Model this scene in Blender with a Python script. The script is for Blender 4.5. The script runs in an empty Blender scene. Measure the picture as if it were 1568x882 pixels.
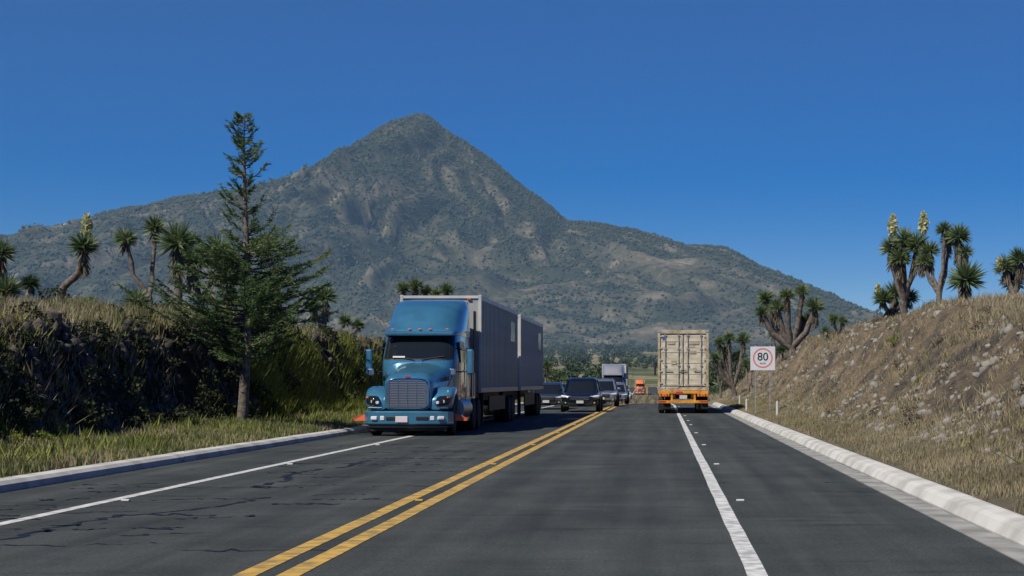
import bpy, bmesh, math, random
import numpy as np
from mathutils import Vector, Matrix
rng=np.random.default_rng(11); random.seed(11)
scene=bpy.context.scene
COL=scene.collection

# ------------------------------------------------------------ noise helpers
def h2(ix,iy,s):
    n=(ix*374761393+iy*668265263+s*982451653)&0xffffffff
    n=((n^(n>>13))*1274126177)&0xffffffff
    return ((n^(n>>16))&0xffff)/65535.0
def vnoise(x,y,s=0):
    x=np.asarray(x,float);y=np.asarray(y,float)
    x,y=np.broadcast_arrays(x,y)
    ix=np.floor(x).astype(np.int64);iy=np.floor(y).astype(np.int64)
    fx=x-ix;fy=y-iy;fx=fx*fx*(3-2*fx);fy=fy*fy*(3-2*fy)
    return (h2(ix,iy,s)*(1-fx)+h2(ix+1,iy,s)*fx)*(1-fy)+(h2(ix,iy+1,s)*(1-fx)+h2(ix+1,iy+1,s)*fx)*fy
def fbm(x,y,o=4,s=0):
    a=.5;t=0;n=0
    for i in range(o):
        t=t+a*vnoise(x*2**i,y*2**i,s+i*17);n+=a;a*=.5
    return t/n*2-1
def sm(t):
    t=np.clip(t,0,1);return t*t*(3-2*t)

# ------------------------------------------------------------ mesh helpers
def fast_mesh(name,V,F,mat=None,parent=None,smooth=False):
    V=np.asarray(V,dtype=np.float32);F=np.asarray(F,dtype=np.int32)
    me=bpy.data.meshes.new(name)
    me.vertices.add(len(V));me.vertices.foreach_set('co',V.ravel())
    m,k=F.shape
    me.loops.add(m*k);me.loops.foreach_set('vertex_index',F.ravel())
    me.polygons.add(m);me.polygons.foreach_set('loop_start',np.arange(m,dtype=np.int32)*k)
    me.update(calc_edges=True)
    if smooth: me.polygons.foreach_set('use_smooth',np.ones(m,dtype=bool))
    ob=bpy.data.objects.new(name,me);COL.objects.link(ob)
    if mat: me.materials.append(mat)
    if parent: ob.parent=parent
    return ob
def py_mesh(name,V,F,mat=None,parent=None,ang=None,bevel=0):
    me=bpy.data.meshes.new(name);me.from_pydata([tuple(v) for v in V],[],[tuple(f) for f in F])
    bm=bmesh.new();bm.from_mesh(me);bmesh.ops.recalc_face_normals(bm,faces=bm.faces);bm.to_mesh(me);bm.free()
    ob=bpy.data.objects.new(name,me);COL.objects.link(ob)
    if mat: me.materials.append(mat)
    if parent: ob.parent=parent
    if ang is not None:
        for p in me.polygons: p.use_smooth=True
        me.set_sharp_from_angle(angle=math.radians(ang))
    if bevel:
        b=ob.modifiers.new('bev','BEVEL');b.width=bevel;b.segments=2;b.limit_method='ANGLE'
    return ob
def empty(name,loc,rz=0):
    e=bpy.data.objects.new(name,None);COL.objects.link(e);e.location=loc;e.rotation_euler=(0,0,rz);e.empty_display_size=.3
    return e
def box(name,p,c,s,mat,bevel=0,rx=0,ry=0,rz=0):
    V=[(sx*s[0]/2,sy*s[1]/2,sz*s[2]/2) for sz in(-1,1) for sy in(-1,1) for sx in(-1,1)]
    F=[(0,1,3,2),(4,6,7,5),(0,4,5,1),(2,3,7,6),(0,2,6,4),(1,5,7,3)]
    ob=py_mesh(name,V,F,mat,p,None,bevel);ob.location=c;ob.rotation_euler=(rx,ry,rz);return ob
def loft(name,p,secs,mat,caps=True,ang=40):
    k=len(secs[0]);V=[v for s in secs for v in s];F=[]
    for i in range(len(secs)-1):
        for j in range(k):
            F.append((i*k+j,i*k+(j+1)%k,(i+1)*k+(j+1)%k,(i+1)*k+j))
    if caps: F.append(tuple(range(k)));F.append(tuple(range((len(secs)-1)*k,len(secs)*k)))
    return py_mesh(name,V,F,mat,p,ang)
def rsec(y,hw,z0,z1,n=4,k=28,xc=0,tt=0):
    o=[];zm=(z0+z1)/2;hh=(z1-z0)/2
    for i in range(k):
        a=2*math.pi*i/k+math.pi/k;c=math.cos(a);s=math.sin(a)
        x=hw*math.copysign(abs(c)**(2/n),c);z=zm+hh*math.copysign(abs(s)**(2/n),s)
        x*=1-tt*(z-z0)/max(z1-z0,.01)
        o.append((xc+x,y,z))
    return o
def hsec(z,y0,y1,hw,n=6,k=40):
    o=[];ym=(y0+y1)/2;hy=(y1-y0)/2
    for i in range(k):
        a=2*math.pi*i/k+math.pi/k;c=math.cos(a);s=math.sin(a)
        o.append((hw*math.copysign(abs(c)**(2/n),c),ym+hy*math.copysign(abs(s)**(2/n),s),z))
    return o
def lathe_x(name,p,prof,c,mat,k=28,ang=35):
    V=[];F=[]
    for (x,r) in prof:
        for j in range(k):
            a=2*math.pi*j/k;V.append((x,r*math.cos(a),r*math.sin(a)))
    n=len(prof)
    for i in range(n-1):
        for j in range(k): F.append((i*k+j,i*k+(j+1)%k,(i+1)*k+(j+1)%k,(i+1)*k+j))
    F.append(tuple(range(k)));F.append(tuple(range((n-1)*k,n*k)))
    ob=py_mesh(name,V,F,mat,p,ang);ob.location=c;return ob
def cyl(name,p,a,b,r,mat,k=16):
    a=Vector(a);b=Vector(b);d=(b-a);L=d.length
    V=[];
    for z in(0,L):
        for j in range(k):
            t=2*math.pi*j/k;V.append((r*math.cos(t),r*math.sin(t),z))
    F=[(j,(j+1)%k,k+(j+1)%k,k+j) for j in range(k)]+[tuple(range(k)),tuple(range(k,2*k))]
    ob=py_mesh(name,V,F,mat,p,40);ob.location=a;ob.rotation_mode='QUATERNION';ob.rotation_quaternion=d.to_track_quat('Z','Y');return ob

# ------------------------------------------------------------ materials
def mat(name,col=(.5,.5,.5),rough=.6,metal=0,coat=0,spec=.5,var=0,vscale=3,bump=0,bscale=30,col2=None,detail=6):
    m=bpy.data.materials.new(name);m.use_nodes=True;nt=m.node_tree;N=nt.nodes;L=nt.links
    b=N['Principled BSDF'];b.inputs['Roughness'].default_value=rough;b.inputs['Metallic'].default_value=metal
    b.inputs['Coat Weight'].default_value=coat;b.inputs['Coat Roughness'].default_value=.05
    b.inputs['Specular IOR Level'].default_value=spec
    b.inputs['Base Color'].default_value=(*col,1)
    tc=N.new('ShaderNodeTexCoord')
    if var or col2:
        n=N.new('ShaderNodeTexNoise');n.inputs['Scale'].default_value=vscale;n.inputs['Detail'].default_value=detail
        L.new(tc.outputs['Object'],n.inputs['Vector'])
        r=N.new('ShaderNodeValToRGB');c2=col2 if col2 else tuple(c*(1-var) for c in col)
        r.color_ramp.elements[0].color=(*c2,1);r.color_ramp.elements[1].color=(*col,1)
        r.color_ramp.elements[0].position=.38;r.color_ramp.elements[1].position=.6
        L.new(n.outputs['Fac'],r.inputs['Fac']);L.new(r.outputs['Color'],b.inputs['Base Color'])
    if bump:
        n=N.new('ShaderNodeTexNoise');n.inputs['Scale'].default_value=bscale;n.inputs['Detail'].default_value=5
        L.new(tc.outputs['Object'],n.inputs['Vector'])
        bp=N.new('ShaderNodeBump');bp.inputs['Strength'].default_value=bump;bp.inputs['Distance'].default_value=.03
        L.new(n.outputs['Fac'],bp.inputs['Height']);L.new(bp.outputs['Normal'],b.inputs['Normal'])
    return m
def leafmat(name,cols,rough=.6,transl=.25,nscale=.6):
    m=bpy.data.materials.new(name);m.use_nodes=True;nt=m.node_tree;N=nt.nodes;L=nt.links
    b=N['Principled BSDF'];b.inputs['Roughness'].default_value=rough;b.inputs['Specular IOR Level'].default_value=.3
    g=N.new('ShaderNodeNewGeometry');r=N.new('ShaderNodeValToRGB')
    cr=r.color_ramp
    while len(cr.elements)<len(cols): cr.elements.new(.5)
    for i,c in enumerate(cols):
        cr.elements[i].position=i/(len(cols)-1);cr.elements[i].color=(*c,1)
    tc=N.new('ShaderNodeTexCoord');n=N.new('ShaderNodeTexNoise');n.inputs['Scale'].default_value=nscale
    L.new(tc.outputs['Object'],n.inputs['Vector'])
    mm=N.new('ShaderNodeMath');mm.operation='MULTIPLY_ADD';mm.inputs[1].default_value=.45
    L.new(g.outputs['Random Per Island'],mm.inputs[0])
    m2=N.new('ShaderNodeMath');m2.operation='MULTIPLY_ADD';m2.inputs[1].default_value=1.6;m2.inputs[2].default_value=-.52
    L.new(n.outputs['Fac'],m2.inputs[0]);L.new(m2.outputs[0],mm.inputs[2])
    L.new(mm.outputs[0],r.inputs['Fac']);L.new(r.outputs['Color'],b.inputs['Base Color'])
    if transl:
        t=N.new('ShaderNodeBsdfTranslucent');L.new(r.outputs['Color'],t.inputs['Color'])
        mx=N.new('ShaderNodeMixShader');mx.inputs[0].default_value=transl
        L.new(b.outputs[0],mx.inputs[1]);L.new(t.outputs[0],mx.inputs[2]);L.new(mx.outputs[0],N['Material Output'].inputs['Surface'])
    return m

M_blue=mat('blue_paint',(.060,.215,.34),.28,.3,1,vscale=2,var=.15)
M_grey=mat('grey_paint',(.03,.034,.04),.3,.4,1)
M_lgrey=mat('light_grey_paint',(.30,.31,.33),.35,.2,.6)
M_orange=mat('orange_paint',(.7,.2,.05),.4,0,.5)
M_chrome=mat('chrome',(.70,.71,.73),.18,1)
M_chromed=mat('grille_metal',(.46,.47,.47),.4,.9)
M_glass=mat('dark_glass',(.012,.016,.018),.04,0,.3,spec=.5)
M_rub=mat('rubber',(.018,.018,.018),.85,bump=.3,bscale=40)
M_black=mat('black_plastic',(.012,.012,.013),.6)
M_lamp=mat('lamp_lens',(.7,.72,.74),.1,0,1)
M_amber=mat('amber_lens',(.75,.18,.02),.2,0,1)
M_flag=mat('orange_flag',(.75,.15,.07),.6)
M_red=mat('red_lens',(.5,.02,.015),.25,0,1)
M_white=mat('white_panel',(.6,.6,.57),.5,var=.2,vscale=1.2)
M_trail=mat('trailer_panel',(.40,.41,.39),.42,.15,0,col2=(.28,.29,.275),vscale=.9,bump=.1,bscale=3)
M_trail2=mat('trailer_panel_light',(.60,.60,.57),.45,0,0,col2=(.44,.44,.42),vscale=.9,bump=.1,bscale=3)
M_trail3=mat('trailer_panel_grey',(.46,.47,.45),.42,.15,0,col2=(.34,.35,.34),vscale=.9,bump=.1,bscale=3)
M_cont=mat('container_cream',(.66,.61,.46),.55,0,0,col2=(.44,.38,.27),vscale=2.2,bump=.15,bscale=6)
M_contd=mat('container_frame',(.50,.44,.31),.6,0,0,col2=(.32,.24,.15),vscale=3)
M_yel=mat('chassis_yellow',(.78,.33,.02),.5,0,.2,col2=(.50,.19,.02),vscale=3)
M_plate=mat('plate',(.7,.6,.62),.5)
M_steel=mat('galvanised',(.42,.42,.41),.5,.5,var=.3,vscale=6)
M_conc=mat('kerb_concrete',(.56,.55,.51),.9,col2=(.38,.37,.335),vscale=1.3)
M_gutter=mat('gutter_concrete',(.33,.325,.30),.9,col2=(.19,.19,.175),vscale=1.6)
M_bark=mat('bark',(.18,.15,.12),.9,col2=(.08,.065,.055),vscale=7,bump=1,bscale=18)
M_wline=mat('white_road_paint',(.66,.66,.63),.7,col2=(.34,.35,.34),vscale=6,detail=10)
M_yline=mat('yellow_road_paint',(.56,.35,.07),.7,col2=(.28,.19,.06),vscale=5,detail=10)
M_tar=mat('tar_seal',(.010,.010,.010),.5)
M_needle=leafmat('conifer_needles',[(.030,.062,.026),(.060,.110,.038),(.125,.19,.065),(.23,.28,.11)],.6,.3,1.1)
M_darkleaf=leafmat('dark_shrub_leaves',[(.012,.020,.010),(.026,.038,.016),(.058,.068,.028)],.7,.2,1.1)
M_yleaf=leafmat('yucca_leaves',[(.04,.075,.035),(.09,.14,.06),(.17,.22,.10),(.28,.32,.17)],.45,.2,1.5)
M_ydead=leafmat('yucca_dead_leaves',[(.06,.05,.04),(.14,.12,.085),(.26,.22,.15)],.8,.1,2)
M_yflow=leafmat('yucca_flowers',[(.38,.42,.18),(.58,.58,.32),(.70,.68,.44)],.6,.3,3)
M_gdry=leafmat('dry_grass',[(.18,.15,.085),(.30,.255,.15),(.42,.355,.225),(.25,.23,.12)],.8,.3,.35)
M_ggreen=leafmat('green_grass',[(.06,.085,.022),(.13,.165,.045),(.24,.25,.085),(.36,.32,.17)],.7,.35,.5)
M_weed=leafmat('weeds',[(.05,.08,.02),(.15,.19,.035),(.27,.28,.06),(.10,.14,.04)],.7,.35,.8)
M_dtree=leafmat('far_tree_leaves',[(.022,.040,.020),(.038,.062,.030),(.060,.090,.042),(.080,.105,.055)],.8,.1,.03)
M_mtree=leafmat('mountain_tree_leaves',[(.020,.033,.022),(.030,.048,.030),(.044,.062,.038),(.062,.078,.048)],.9,0,.004)
M_rock=mat('rock',(.27,.25,.215),.9,col2=(.15,.14,.125),vscale=3,bump=.8,bscale=9)

def node_mat(name):
    m=bpy.data.materials.new(name);m.use_nodes=True
    return m,m.node_tree.nodes,m.node_tree.links,m.node_tree.nodes['Principled BSDF']
def nz(N,L,vec,scale,detail=6,rough=.55):
    n=N.new('ShaderNodeTexNoise');n.inputs['Scale'].default_value=scale;n.inputs['Detail'].default_value=detail;n.inputs['Roughness'].default_value=rough
    L.new(vec,n.inputs['Vector']);return n.outputs['Fac']
def ramp(N,L,f,els):
    r=N.new('ShaderNodeValToRGB');cr=r.color_ramp
    while len(cr.elements)<len(els): cr.elements.new(.5)
    for i,(p,c) in enumerate(els):
        cr.elements[i].position=p;cr.elements[i].color=(*(c if isinstance(c,tuple) else (c,c,c)),1)
    L.new(f,r.inputs['Fac']);return r.outputs['Color']
def mix(N,L,f,a,b,mode='MIX'):
    m=N.new('ShaderNodeMix');m.data_type='RGBA';m.blend_type=mode
    if isinstance(f,(int,float)): m.inputs[0].default_value=f
    else: L.new(f,m.inputs[0])
    L.new(a,m.inputs[6]);L.new(b,m.inputs[7]);return m.outputs[2]
# asphalt
M_asph,N,L,B=node_mat('asphalt');tc=N.new('ShaderNodeTexCoord');o=tc.outputs['Object']
mp=N.new('ShaderNodeMapping');mp.inputs['Scale'].default_value=(1.1,.035,1);L.new(o,mp.inputs[0])
c1=ramp(N,L,nz(N,L,mp.outputs[0],1.6,5),[(.35,(.034,.041,.038)),(.65,(.062,.070,.065))])
c2=ramp(N,L,nz(N,L,o,.45,8,.65),[(.3,(.60,.60,.60)),(.7,(1.18,1.18,1.18))])
c=mix(N,L,1.,c1,c2,'MULTIPLY')
c3=ramp(N,L,nz(N,L,o,28,3,.8),[(.3,(.5,.5,.5)),(.72,(1.6,1.6,1.58))])
c=mix(N,L,1.,c,c3,'MULTIPLY')
mp2=N.new('ShaderNodeMapping');mp2.inputs['Scale'].default_value=(.35,2.2,1);L.new(o,mp2.inputs[0])
c4=ramp(N,L,nz(N,L,mp2.outputs[0],1.1,6,.6),[(.57,(1,1,1)),(.68,(.55,.55,.55))])
c=mix(N,L,.85,c,c4,'MULTIPLY')
L.new(c,B.inputs['Base Color']);B.inputs['Roughness'].default_value=.82;B.inputs['Specular IOR Level'].default_value=.35
bp=N.new('ShaderNodeBump');bp.inputs['Strength'].default_value=.6;bp.inputs['Distance'].default_value=.012
L.new(nz(N,L,o,55,3,.7),bp.inputs['Height']);L.new(bp.outputs[0],B.inputs['Normal'])
# ground
M_ground,N,L,B=node_mat('ground_soil');tc=N.new('ShaderNodeTexCoord');o=tc.outputs['Object']
at=N.new('ShaderNodeAttribute');at.attribute_name='zone';sp=N.new('ShaderNodeSeparateColor');L.new(at.outputs['Color'],sp.inputs[0])
dry=ramp(N,L,nz(N,L,o,.6,9,.7),[(.3,(.18,.155,.10)),(.5,(.30,.255,.17)),(.7,(.38,.33,.23))])
far=ramp(N,L,nz(N,L,o,.02,9,.65),[(.38,(.06,.085,.04)),(.49,(.12,.13,.07)),(.57,(.26,.235,.15)),(.70,(.17,.17,.10))])
geo=N.new('ShaderNodeNewGeometry');sx=N.new('ShaderNodeSeparateXYZ');L.new(geo.outputs['Position'],sx.inputs[0])
mr=N.new('ShaderNodeMapRange');mr.inputs[1].default_value=250;mr.inputs[2].default_value=600;L.new(sx.outputs['Y'],mr.inputs[0])
c=mix(N,L,mr.outputs[0],dry,far)
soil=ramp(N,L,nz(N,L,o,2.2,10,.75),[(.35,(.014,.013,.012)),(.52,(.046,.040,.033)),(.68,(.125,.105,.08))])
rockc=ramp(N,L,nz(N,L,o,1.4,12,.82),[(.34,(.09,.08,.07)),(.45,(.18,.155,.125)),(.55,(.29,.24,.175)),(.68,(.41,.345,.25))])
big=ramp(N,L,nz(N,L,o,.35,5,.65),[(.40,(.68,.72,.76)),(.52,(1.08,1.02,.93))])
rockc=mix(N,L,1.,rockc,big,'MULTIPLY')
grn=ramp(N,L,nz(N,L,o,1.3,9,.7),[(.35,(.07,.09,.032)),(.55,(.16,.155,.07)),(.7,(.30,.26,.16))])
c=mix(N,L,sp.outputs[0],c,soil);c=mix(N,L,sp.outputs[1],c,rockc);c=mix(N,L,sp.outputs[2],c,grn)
L.new(c,B.inputs['Base Color']);B.inputs['Roughness'].default_value=.95;B.inputs['Specular IOR Level'].default_value=.1
bp=N.new('ShaderNodeBump');bp.inputs['Strength'].default_value=1;bp.inputs['Distance'].default_value=.34
L.new(nz(N,L,o,2.4,11,.80),bp.inputs['Height']);L.new(bp.outputs[0],B.inputs['Normal'])
# mountain
M_mtn,N,L,B=node_mat('mountain_slope');tc=N.new('ShaderNodeTexCoord');o=tc.outputs['Object']
at=N.new('ShaderNodeAttribute');at.attribute_name='streak'
n1=nz(N,L,o,.020,12,.80)
ad=N.new('ShaderNodeMath');ad.operation='MULTIPLY_ADD';ad.inputs[1].default_value=.26;L.new(at.outputs['Fac'],ad.inputs[0]);L.new(n1,ad.inputs[2])
sb=N.new('ShaderNodeMath');sb.operation='SUBTRACT';sb.inputs[1].default_value=.145;L.new(ad.outputs[0],sb.inputs[0])
a=ramp(N,L,sb.outputs[0],[(.38,(.038,.048,.034)),(.49,(.072,.078,.056)),(.58,(.125,.120,.092)),(.70,(.235,.215,.175))])
b2=ramp(N,L,nz(N,L,o,.09,6,.75),[(.35,(.6,.62,.6)),(.65,(1.2,1.2,1.2))])
c=mix(N,L,1.,a,b2,'MULTIPLY');L.new(c,B.inputs['Base Color']);B.inputs['Roughness'].default_value=1;B.inputs['Specular IOR Level'].default_value=0
bp=N.new('ShaderNodeBump');bp.inputs['Strength'].default_value=.8;bp.inputs['Distance'].default_value=8
L.new(nz(N,L,o,.03,8,.7),bp.inputs['Height']);L.new(bp.outputs[0],B.inputs['Normal'])

# ------------------------------------------------------------ terrain
def zr(y): return np.interp(y,[-100,110,176,300,464,700,900,1200],[0,0,-.66,-1.5,-1.9,.3,2.5,12])
def cx(y): return -1.3*np.clip((np.asarray(y,float)-120)/344,0,2.2)**2
def HX(xr,y):
    xr=np.asarray(xr,float);y=np.asarray(y,float)
    E=30*sm((y-600)/1100)
    fl=1-sm((y-150)/170);fr=1-sm((y-110)/140)
    fl=fl*np.interp(y,[28,38,52],[.76,.82,.97]);fr=fr*np.interp(y,[34,42,56],[.70,.74,.98])
    w=fbm(xr*.12,y*.16,4,3)*1.1+fbm(xr*.9,y*.9,3,8)*.30
    xl=-xr+np.where(-xr>12.2,w*np.clip((-xr-12.2),0,1)*.8,0)
    L0=np.interp(xl,[0,9.05,9.36,12.8],[-.08,-.08,.13,.32])
    L1=np.interp(xl,[12.8,13.2,13.5,14.2,15.0,18,30,200],[0,.55,1.3,3.0,3.3,3.4,3.3,2.0])
    xx=xr+np.where(xr>5,w*np.clip((xr-5),0,1)*.8,0)
    R0=np.interp(xx,[0,3.55,3.66,5.4],[-.08,-.08,.14,.42])
    R1=np.interp(xx,[5.4,6.4,7.2,8.5,10,14,30,200],[0,.6,1.6,3.2,3.75,3.9,3.8,2.5])
    z=np.where(xr<0,L0+L1*fl,R0+R1*fr)
    edge=np.where(xr<0,np.clip((-xr-9.4)/3.5,0,1),np.clip((xr-3.8)/2,0,1))
    face=np.clip((xr-5.6)/1,0,1)*np.clip((11-xr)/2,0.2,1)
    z=z+edge*(fbm(xr*.5,y*.5,4,21)*.26+fbm(xr*2.2,y*2.2,3,31)*.14)+face*fr*(fbm(xr*1.1,y*.9,3,37)*.34+(.5-np.abs(fbm(xr*.5,y*1.2,3,39)))*.40)
    z=z+fbm(xr*.01,y*.006,3,40)*4*sm((y-400)/500)*sm((np.abs(xr)-14)/60)
    return z+np.where(y>900,zr(900),zr(y))+E
def H(x,y): return HX(np.asarray(x,float)-cx(y),y)
A=np.arange
gx=np.concatenate([np.linspace(-7000,-500,10),A(-420,-45,18),A(-40,-20,1.0),A(-20,-9.5,.17),[-9.36,-9.05,-8.5,-5,-1,2,3.4,3.55,3.66],A(3.85,15,.17),A(15.5,40,1.0),A(45,420,18),np.linspace(500,7000,10)])
gy=np.concatenate([A(-80,10,3.0),A(10,110,.25),A(110,300,1.2),A(300,2000,14),np.linspace(2100,12000,14)])
GX,GY=np.meshgrid(gx,gy)
GZ=HX(GX,GY);V=np.stack([GX+cx(GY),GY,GZ],-1).reshape(-1,3)
nx,ny=len(gx),len(gy)
ii=(A(ny-1)[:,None]*nx+A(nx-1)[None,:]).ravel()
F=np.stack([ii,ii+1,ii+nx+1,ii+nx],-1)
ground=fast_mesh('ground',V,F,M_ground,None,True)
nn=fbm(GX*.7,GY*.7,4,77)
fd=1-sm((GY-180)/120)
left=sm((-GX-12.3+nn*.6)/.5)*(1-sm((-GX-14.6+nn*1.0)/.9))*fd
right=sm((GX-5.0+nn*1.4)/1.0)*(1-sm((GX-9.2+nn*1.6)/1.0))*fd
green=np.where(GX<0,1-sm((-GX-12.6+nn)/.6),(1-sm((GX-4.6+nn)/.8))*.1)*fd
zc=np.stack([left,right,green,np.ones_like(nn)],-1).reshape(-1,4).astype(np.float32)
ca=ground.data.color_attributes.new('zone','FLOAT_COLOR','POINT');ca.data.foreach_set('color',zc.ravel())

# road + markings
ry=np.concatenate([A(-40,120,2.0),A(120,900,5.0)])
def strip(name,x0,x1,dz,mt,ys=ry,jit=0):
    V=[];F=[]
    for i,y in enumerate(ys):
        c=float(cx(y));z=float(zr(y))+dz
        j=random.uniform(-jit,jit)
        V+= [(x0+c+j,y,z),(x1+c+j*.6,y,z)]
        if i: F.append((2*i-2,2*i-1,2*i+1,2*i))
    return py_mesh(name,V,F,mt)
strip('road',-9.1,3.35,0,M_asph)
rl=empty('road_markings',(0,0,0))
for n_,x0,x1,m_ in[('edge_line_right',.66,.82,M_wline),('edge_line_left',-7.11,-6.95,M_wline),('centre_line_a',-3.35,-3.17,M_yline),('centre_line_b',-3.0,-2.82,M_yline)]:
    s=strip(n_,x0,x1,.005,m_,np.concatenate([A(4,120,1.0),A(120,900,5.)]),.006);s.parent=rl
# raised reflectors on the lines
for i,y in enumerate(A(12,110,9.0)):
    for x,mm_ in((-3.085,M_yline),(.98,M_wline),(-6.8,M_wline)):
        box('road_stud',rl,(x,float(y)+(.5*i)%3,.015),(.10,.08,.022),mm_,.005)
# kerbs
def kerb(name,prof,y0,y1,mt,seg=3.0):
    V=[];F=[];y=y0;k=len(prof)
    while y<y1:
        jx=random.uniform(-.006,.006);jz=random.uniform(-.004,.004)
        for yy in(y,y+seg-.012):
            for(px,pz) in prof: V.append((px+jx,yy,pz+jz))
        b=len(V)-2*k
        for j in range(k): F.append((b+j,b+(j+1)%k,b+k+(j+1)%k,b+k+j))
        F.append(tuple(b+j for j in range(k)));F.append(tuple(b+k+j for j in range(k)))
        y+=seg
    return py_mesh(name,V,F,mt)
kerb('gutter',[(2.98,-.05),(2.98,.012),(3.285,.006),(3.285,-.05)],8,112,M_gutter)
kerb('kerb',[(3.30,-.05),(3.30,.02),(3.37,.12),(3.44,.150),(3.60,.165),(3.68,.150),(3.68,-.05)],8,112,M_conc)
kerb('kerb',[(-9.03,-.05),(-9.05,.10),(-9.12,.15),(-9.36,.16),(-9.36,-.05)],14,112,M_conc)
# tar-sealed cracks
V=[];F=[]
def crack(pts,w):
    P=[]
    for i in range(len(pts)-1):
        for t in np.linspace(0,1,9)[:-1]:
            P.append((pts[i][0]*(1-t)+pts[i+1][0]*t+random.gauss(0,.05),pts[i][1]*(1-t)+pts[i+1][1]*t+random.gauss(0,.07)))
    for i,(x,y) in enumerate(P):
        ww=w*random.uniform(.3,1.3);b=len(V)
        V.append((x-ww,y-ww*1.0,.004));V.append((x+ww,y+ww*1.0,.004))
        if i: F.append((b-2,b-1,b+1,b))
crack([(-6.3,16.2),(-6.28,17.9),(-6.1,19.2),(-5.5,20.1),(-5.3,21.2),(-5.1,22.4)],.055)
crack([(-5.8,24.5),(-5.8,26.2),(-6.1,27.5),(-6.0,29.1),(-5.6,30.4),(-5.7,33)],.055)
crack([(-7.6,19),(-6.9,19.6),(-6.1,19.9)],.03);crack([(-8.4,24),(-7.5,24.3),(-6.3,24.2),(-5.6,24.6)],.03)
for i in range(60):
    y=random.uniform(15,42);x=random.uniform(-8.8,-4.2);l=random.uniform(.4,1.6)
    crack([(x,y),(x+l*.5,y+random.uniform(-.1,.2)),(x+l,y+random.uniform(-.2,.45))],random.uniform(.012,.034))
crack([(-6.3,15.6),(-5.2,15.7),(-4.7,15.9)],.02)
for i in range(14):
    y=random.uniform(18,60);x=random.uniform(-2,2.6);l=random.uniform(.3,.9)
    crack([(x,y),(x+l,y+random.uniform(-.2,.3))],.012)
py_mesh('road_cracks',V,F,M_tar)

# ------------------------------------------------------------ mountain
sil=[(-900,560),(-500,500),(-250,460),(-100,425),(0,395),(50,364),(100,345),(160,330),(200,320),(270,302),(340,293),(400,285),(460,264),(510,242),(550,222),(575,201),(598,187),(620,180),(642,174),(655,177),(672,189),(700,208),(750,242),(800,284),(840,312),(868,338),(920,342),(980,353),(1050,374),(1110,379),(1130,388),(1180,417),(1230,442),(1280,470),(1320,488),(1400,520),(1500,550),(1700,572),(2600,580)]
sX=np.array([(p[0]-1015)*4000/2600 for p in sil]);sZ=np.array([1.5+(585-p[1])*4000/2600 for p in sil])
PX,PY=-575.,4000.
def MT(x,y):
    S=np.interp(x,sX,sZ)
    t=(4000-y)/2400.
    tf=np.clip(t,0,1);g=np.where(t>=0,(1-tf)**1.25,np.clip(1+t*2.2,0,1))
    z=28+np.maximum(S-28,0)*g
    th=np.arctan2(x-PX,(PY-y)+350)
    w=fbm(x*.0022,y*.0022,3,50);r=np.hypot(x-PX,PY-y)
    rid=1-np.abs(fbm(th*4.5+w*1.0,r*.0009,3,60))*2
    rid2=1-np.abs(fbm(th*14+w*2.4,r*.0022,3,64))*2
    rid3=1-np.abs(fbm(th*38+w*5,r*.005,2,68))*2
    amp=np.sin(np.pi*np.clip(tf,0,1))**.9*np.clip(S/500,.15,1)
    z=z+amp*((rid-.6)*62+(rid2-.6)*44+(rid3-.6)*20+fbm(x*.004,y*.004,4,70)*30)
    z=z+np.clip(S/400,.1,1)*(fbm(x*.02,y*.02,4,72)*8)*np.clip((1-tf)*6,0,1)*(.35+.65*sm(tf/.1))
    return z-30*sm((tf-.9)/.1)
def streak(x,y):
    th=np.arctan2(x-PX,(PY-y)+350);r=np.hypot(x-PX,PY-y);w=fbm(x*.0022,y*.0022,3,50)
    s_=fbm(th*55+w*8,r*.006,4,81)*.8+fbm(x*.0075,y*.0075,4,83)*.55
    return np.clip(.45+s_,0,1)
mx=A(-3600,2700,9.0);my=np.concatenate([A(1560,4005,10.0),A(4060,5600,70.0)])
GX,GY=np.meshgrid(mx,my);V=np.stack([GX,GY,MT(GX,GY)],-1).reshape(-1,3)
nx,ny=len(mx),len(my);ii=(A(ny-1)[:,None]*nx+A(nx-1)[None,:]).ravel()
mountain=fast_mesh('mountain',V,np.stack([ii,ii+1,ii+nx+1,ii+nx],-1),M_mtn,None,True)
aa=mountain.data.attributes.new('streak','FLOAT','POINT');aa.data.foreach_set('value',streak(GX,GY).ravel().astype(np.float32))
# scrub forest on the mountain
def blobs(name,x,y,z,r,mt,hs=1.2):
    n=len(x)
    base=np.array([(1,0,0),(0,1,0),(-1,0,0),(0,-1,0),(0,0,1),(0,0,-.6)],float)
    P=base[None]*r[:,None,None]*rng.uniform(.6,1.35,(n,6,1));P[:,:,2]*=hs
    a=rng.uniform(0,6.28,n);c,s=np.cos(a)[:,None],np.sin(a)[:,None]
    X=P[:,:,0]*c-P[:,:,1]*s;Y=P[:,:,0]*s+P[:,:,1]*c
    V=np.stack([X+x[:,None],Y+y[:,None],P[:,:,2]+z[:,None]],-1).reshape(-1,3)
    f=np.array([(0,1,4),(1,2,4),(2,3,4),(3,0,4),(1,0,5),(2,1,5),(3,2,5),(0,3,5)])
    F=(f[None]+A(n)[:,None,None]*6).reshape(-1,3)
    return fast_mesh(name,V,F,mt)
n=230000
y=1700+2330*rng.random(n)**.75;x=rng.uniform(-.43,.36,n)*y
zz=MT(x,y)
dens=fbm(x*.005,y*.005,4,90)*.8+.5*fbm(x*.018,y*.018,4,93)+.4*sm((zz-240)/200)-.04-(streak(x,y)-.45)*.7
k=(dens+rng.uniform(-.6,.6,n))>.04
x,y,zz=x[k],y[k],zz[k];r=(1.3+2.7*rng.random(len(x))**2.2)*np.interp(y,[1700,3000],[.75,1])
blobs('mountain_forest',x,y,zz+r*.4,r,M_mtree)
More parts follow.
